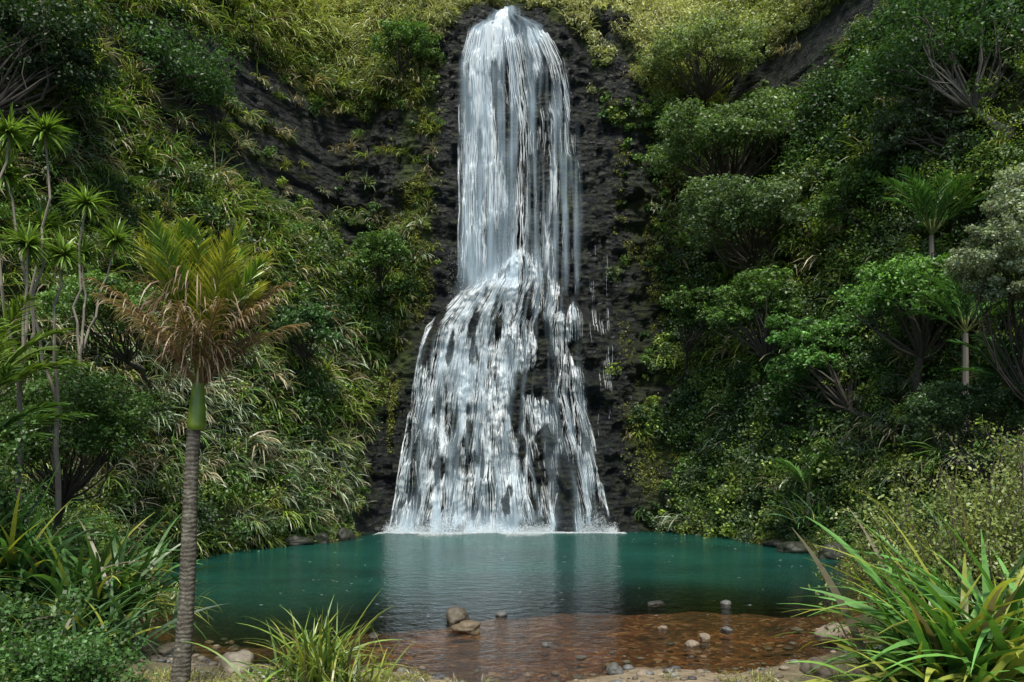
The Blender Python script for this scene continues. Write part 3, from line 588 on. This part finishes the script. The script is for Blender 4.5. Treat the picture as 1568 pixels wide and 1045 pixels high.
rock('river_rock',(4.2,15.6,0),(.11,.09,.07),GR,14.); rock('river_rock',(3.0,15.8,0),(.10,.08,.06),TAN,15.); rock('river_rock',(-2.6,15.0,0),(.12,.10,.07),(.06,.05,.04),16.); rock('river_rock',(.6,14.2,0),(.08,.07,.05),GR,17.)
rock('boulder',(-4.0,11.6,.2),(.30,.24,.26),(.28,.24,.18),9.); rock('boulder',(-5.6,13.2,.1),(.3,.24,.14),(.15,.13,.09),10.)
rock('boulder',(4.45,11.6,.15),(.24,.2,.18),(.17,.14,.10),11.); rock('boulder',(5.9,14.6,.12),(.3,.22,.18),(.26,.21,.15),12.); rock('boulder',(3.6,14.9,-.02),(.12,.1,.1),TAN,13.)
for q in range(20):
    x=[-8,-8.8,-9.6,-10.8,-11.6,8.5,9.4,10.2,11,11.3,11.5,11.2,-7.2,7.4,11.9,-12.1,-7.6,6.6,2.9,-7.0][q]; y=[38.2,36.6,35.3,34.2,33,44.6,44,43.2,42.5,38,34.5,31.8,44,44.6,29.5,29.5,43.4,44.4,44.0,44.2][q]
    rock('boulder',(x,y,.12),(U(.3,.7),U(.3,.6),U(.2,.4)),(.025,.03,.018) if q<16 else (.012,.013,.014),20.+q)
bm=bmesh.new(); bmesh.ops.create_icosphere(bm,subdivisions=2,radius=1); tv=np.array([q.co[:] for q in bm.verts]); tf=np.array([[q.index for q in f.verts] for f in bm.faces]); bm.free()
k=2600; x=np.concatenate([U(-7,-3.2,k//2),U(-4,6.5,k-k//2)]); y=np.concatenate([U(10.6,15,k//2),U(10.8,16,k-k//2)]); s_=sd(x,y); ok=(s_>-.9+.7*rng.normal(size=k))&(s_<1.3); x=x[ok];y=y[ok];k=len(x)
r=.012+.075*U(0,1,k)**4; vv=tv[None]*(r[:,None,None]*np.array([1.2,1,.6]))*U(.8,1.25,(k,1,3))+np.stack([x,y,np.maximum(G(x,y),-.06)+r*.2],-1)[:,None]
ff=tf[None]+(np.arange(k)*len(tv))[:,None,None]
me=bpy.data.meshes.new('shore_pebbles'); me.from_pydata(vv.reshape(-1,3).tolist(),[],ff.reshape(-1,3).tolist()); a=me.attributes.new('col','FLOAT_COLOR','FACE')
pc=np.where(U(0,1,(k,1))<.5,np.array(TAN)*.9,np.array((.18,.18,.17)))*U(.3,1.4,(k,1)); c4=np.ones((k,len(tf),4),np.float32); c4[...,:3]=pc[:,None]; a.data.foreach_set('color',c4.reshape(-1)); me.materials.append(M_stone)
me.polygons.foreach_set('use_smooth',np.ones(len(me.polygons),bool)); bpy.context.collection.objects.link(bpy.data.objects.new('shore_pebbles',me))
# ---------------------------------------------------------------- light, sky, camera
SE,SA=math.radians(61),math.radians(180)   # elevation; azimuth clockwise from +Y
w=bpy.data.worlds.new('World'); bpy.context.scene.world=w; w.use_nodes=True; nt=w.node_tree
sky=nt.nodes.new('ShaderNodeTexSky'); sky.sky_type='NISHITA'; sky.sun_disc=False; sky.sun_elevation=SE; sky.sun_rotation=SA
bg=nt.nodes['Background']; bg.inputs[1].default_value=.15; nt.links.new(sky.outputs[0],bg.inputs[0])
l=bpy.data.lights.new('sun','SUN'); l.energy=5.0; l.angle=math.radians(14); l.color=(1,.95,.83); lo_=bpy.data.objects.new('sun',l); bpy.context.collection.objects.link(lo_)
from mathutils import Vector
dv=Vector((math.sin(SA)*math.cos(SE),math.cos(SA)*math.cos(SE),math.sin(SE))); lo_.rotation_euler=dv.to_track_quat('Z','Y').to_euler()
cam=bpy.data.cameras.new('camera'); cam.lens=28; cam.sensor_width=36; cam.shift_y=.133; cam.clip_end=1500
co=bpy.data.objects.new('camera',cam); co.location=(0,0,3); co.rotation_euler=(math.radians(90),0,0); bpy.context.collection.objects.link(co); bpy.context.scene.camera=co
vs=bpy.context.scene.view_settings; vs.view_transform='Standard'; vs.look='None'; vs.exposure=0
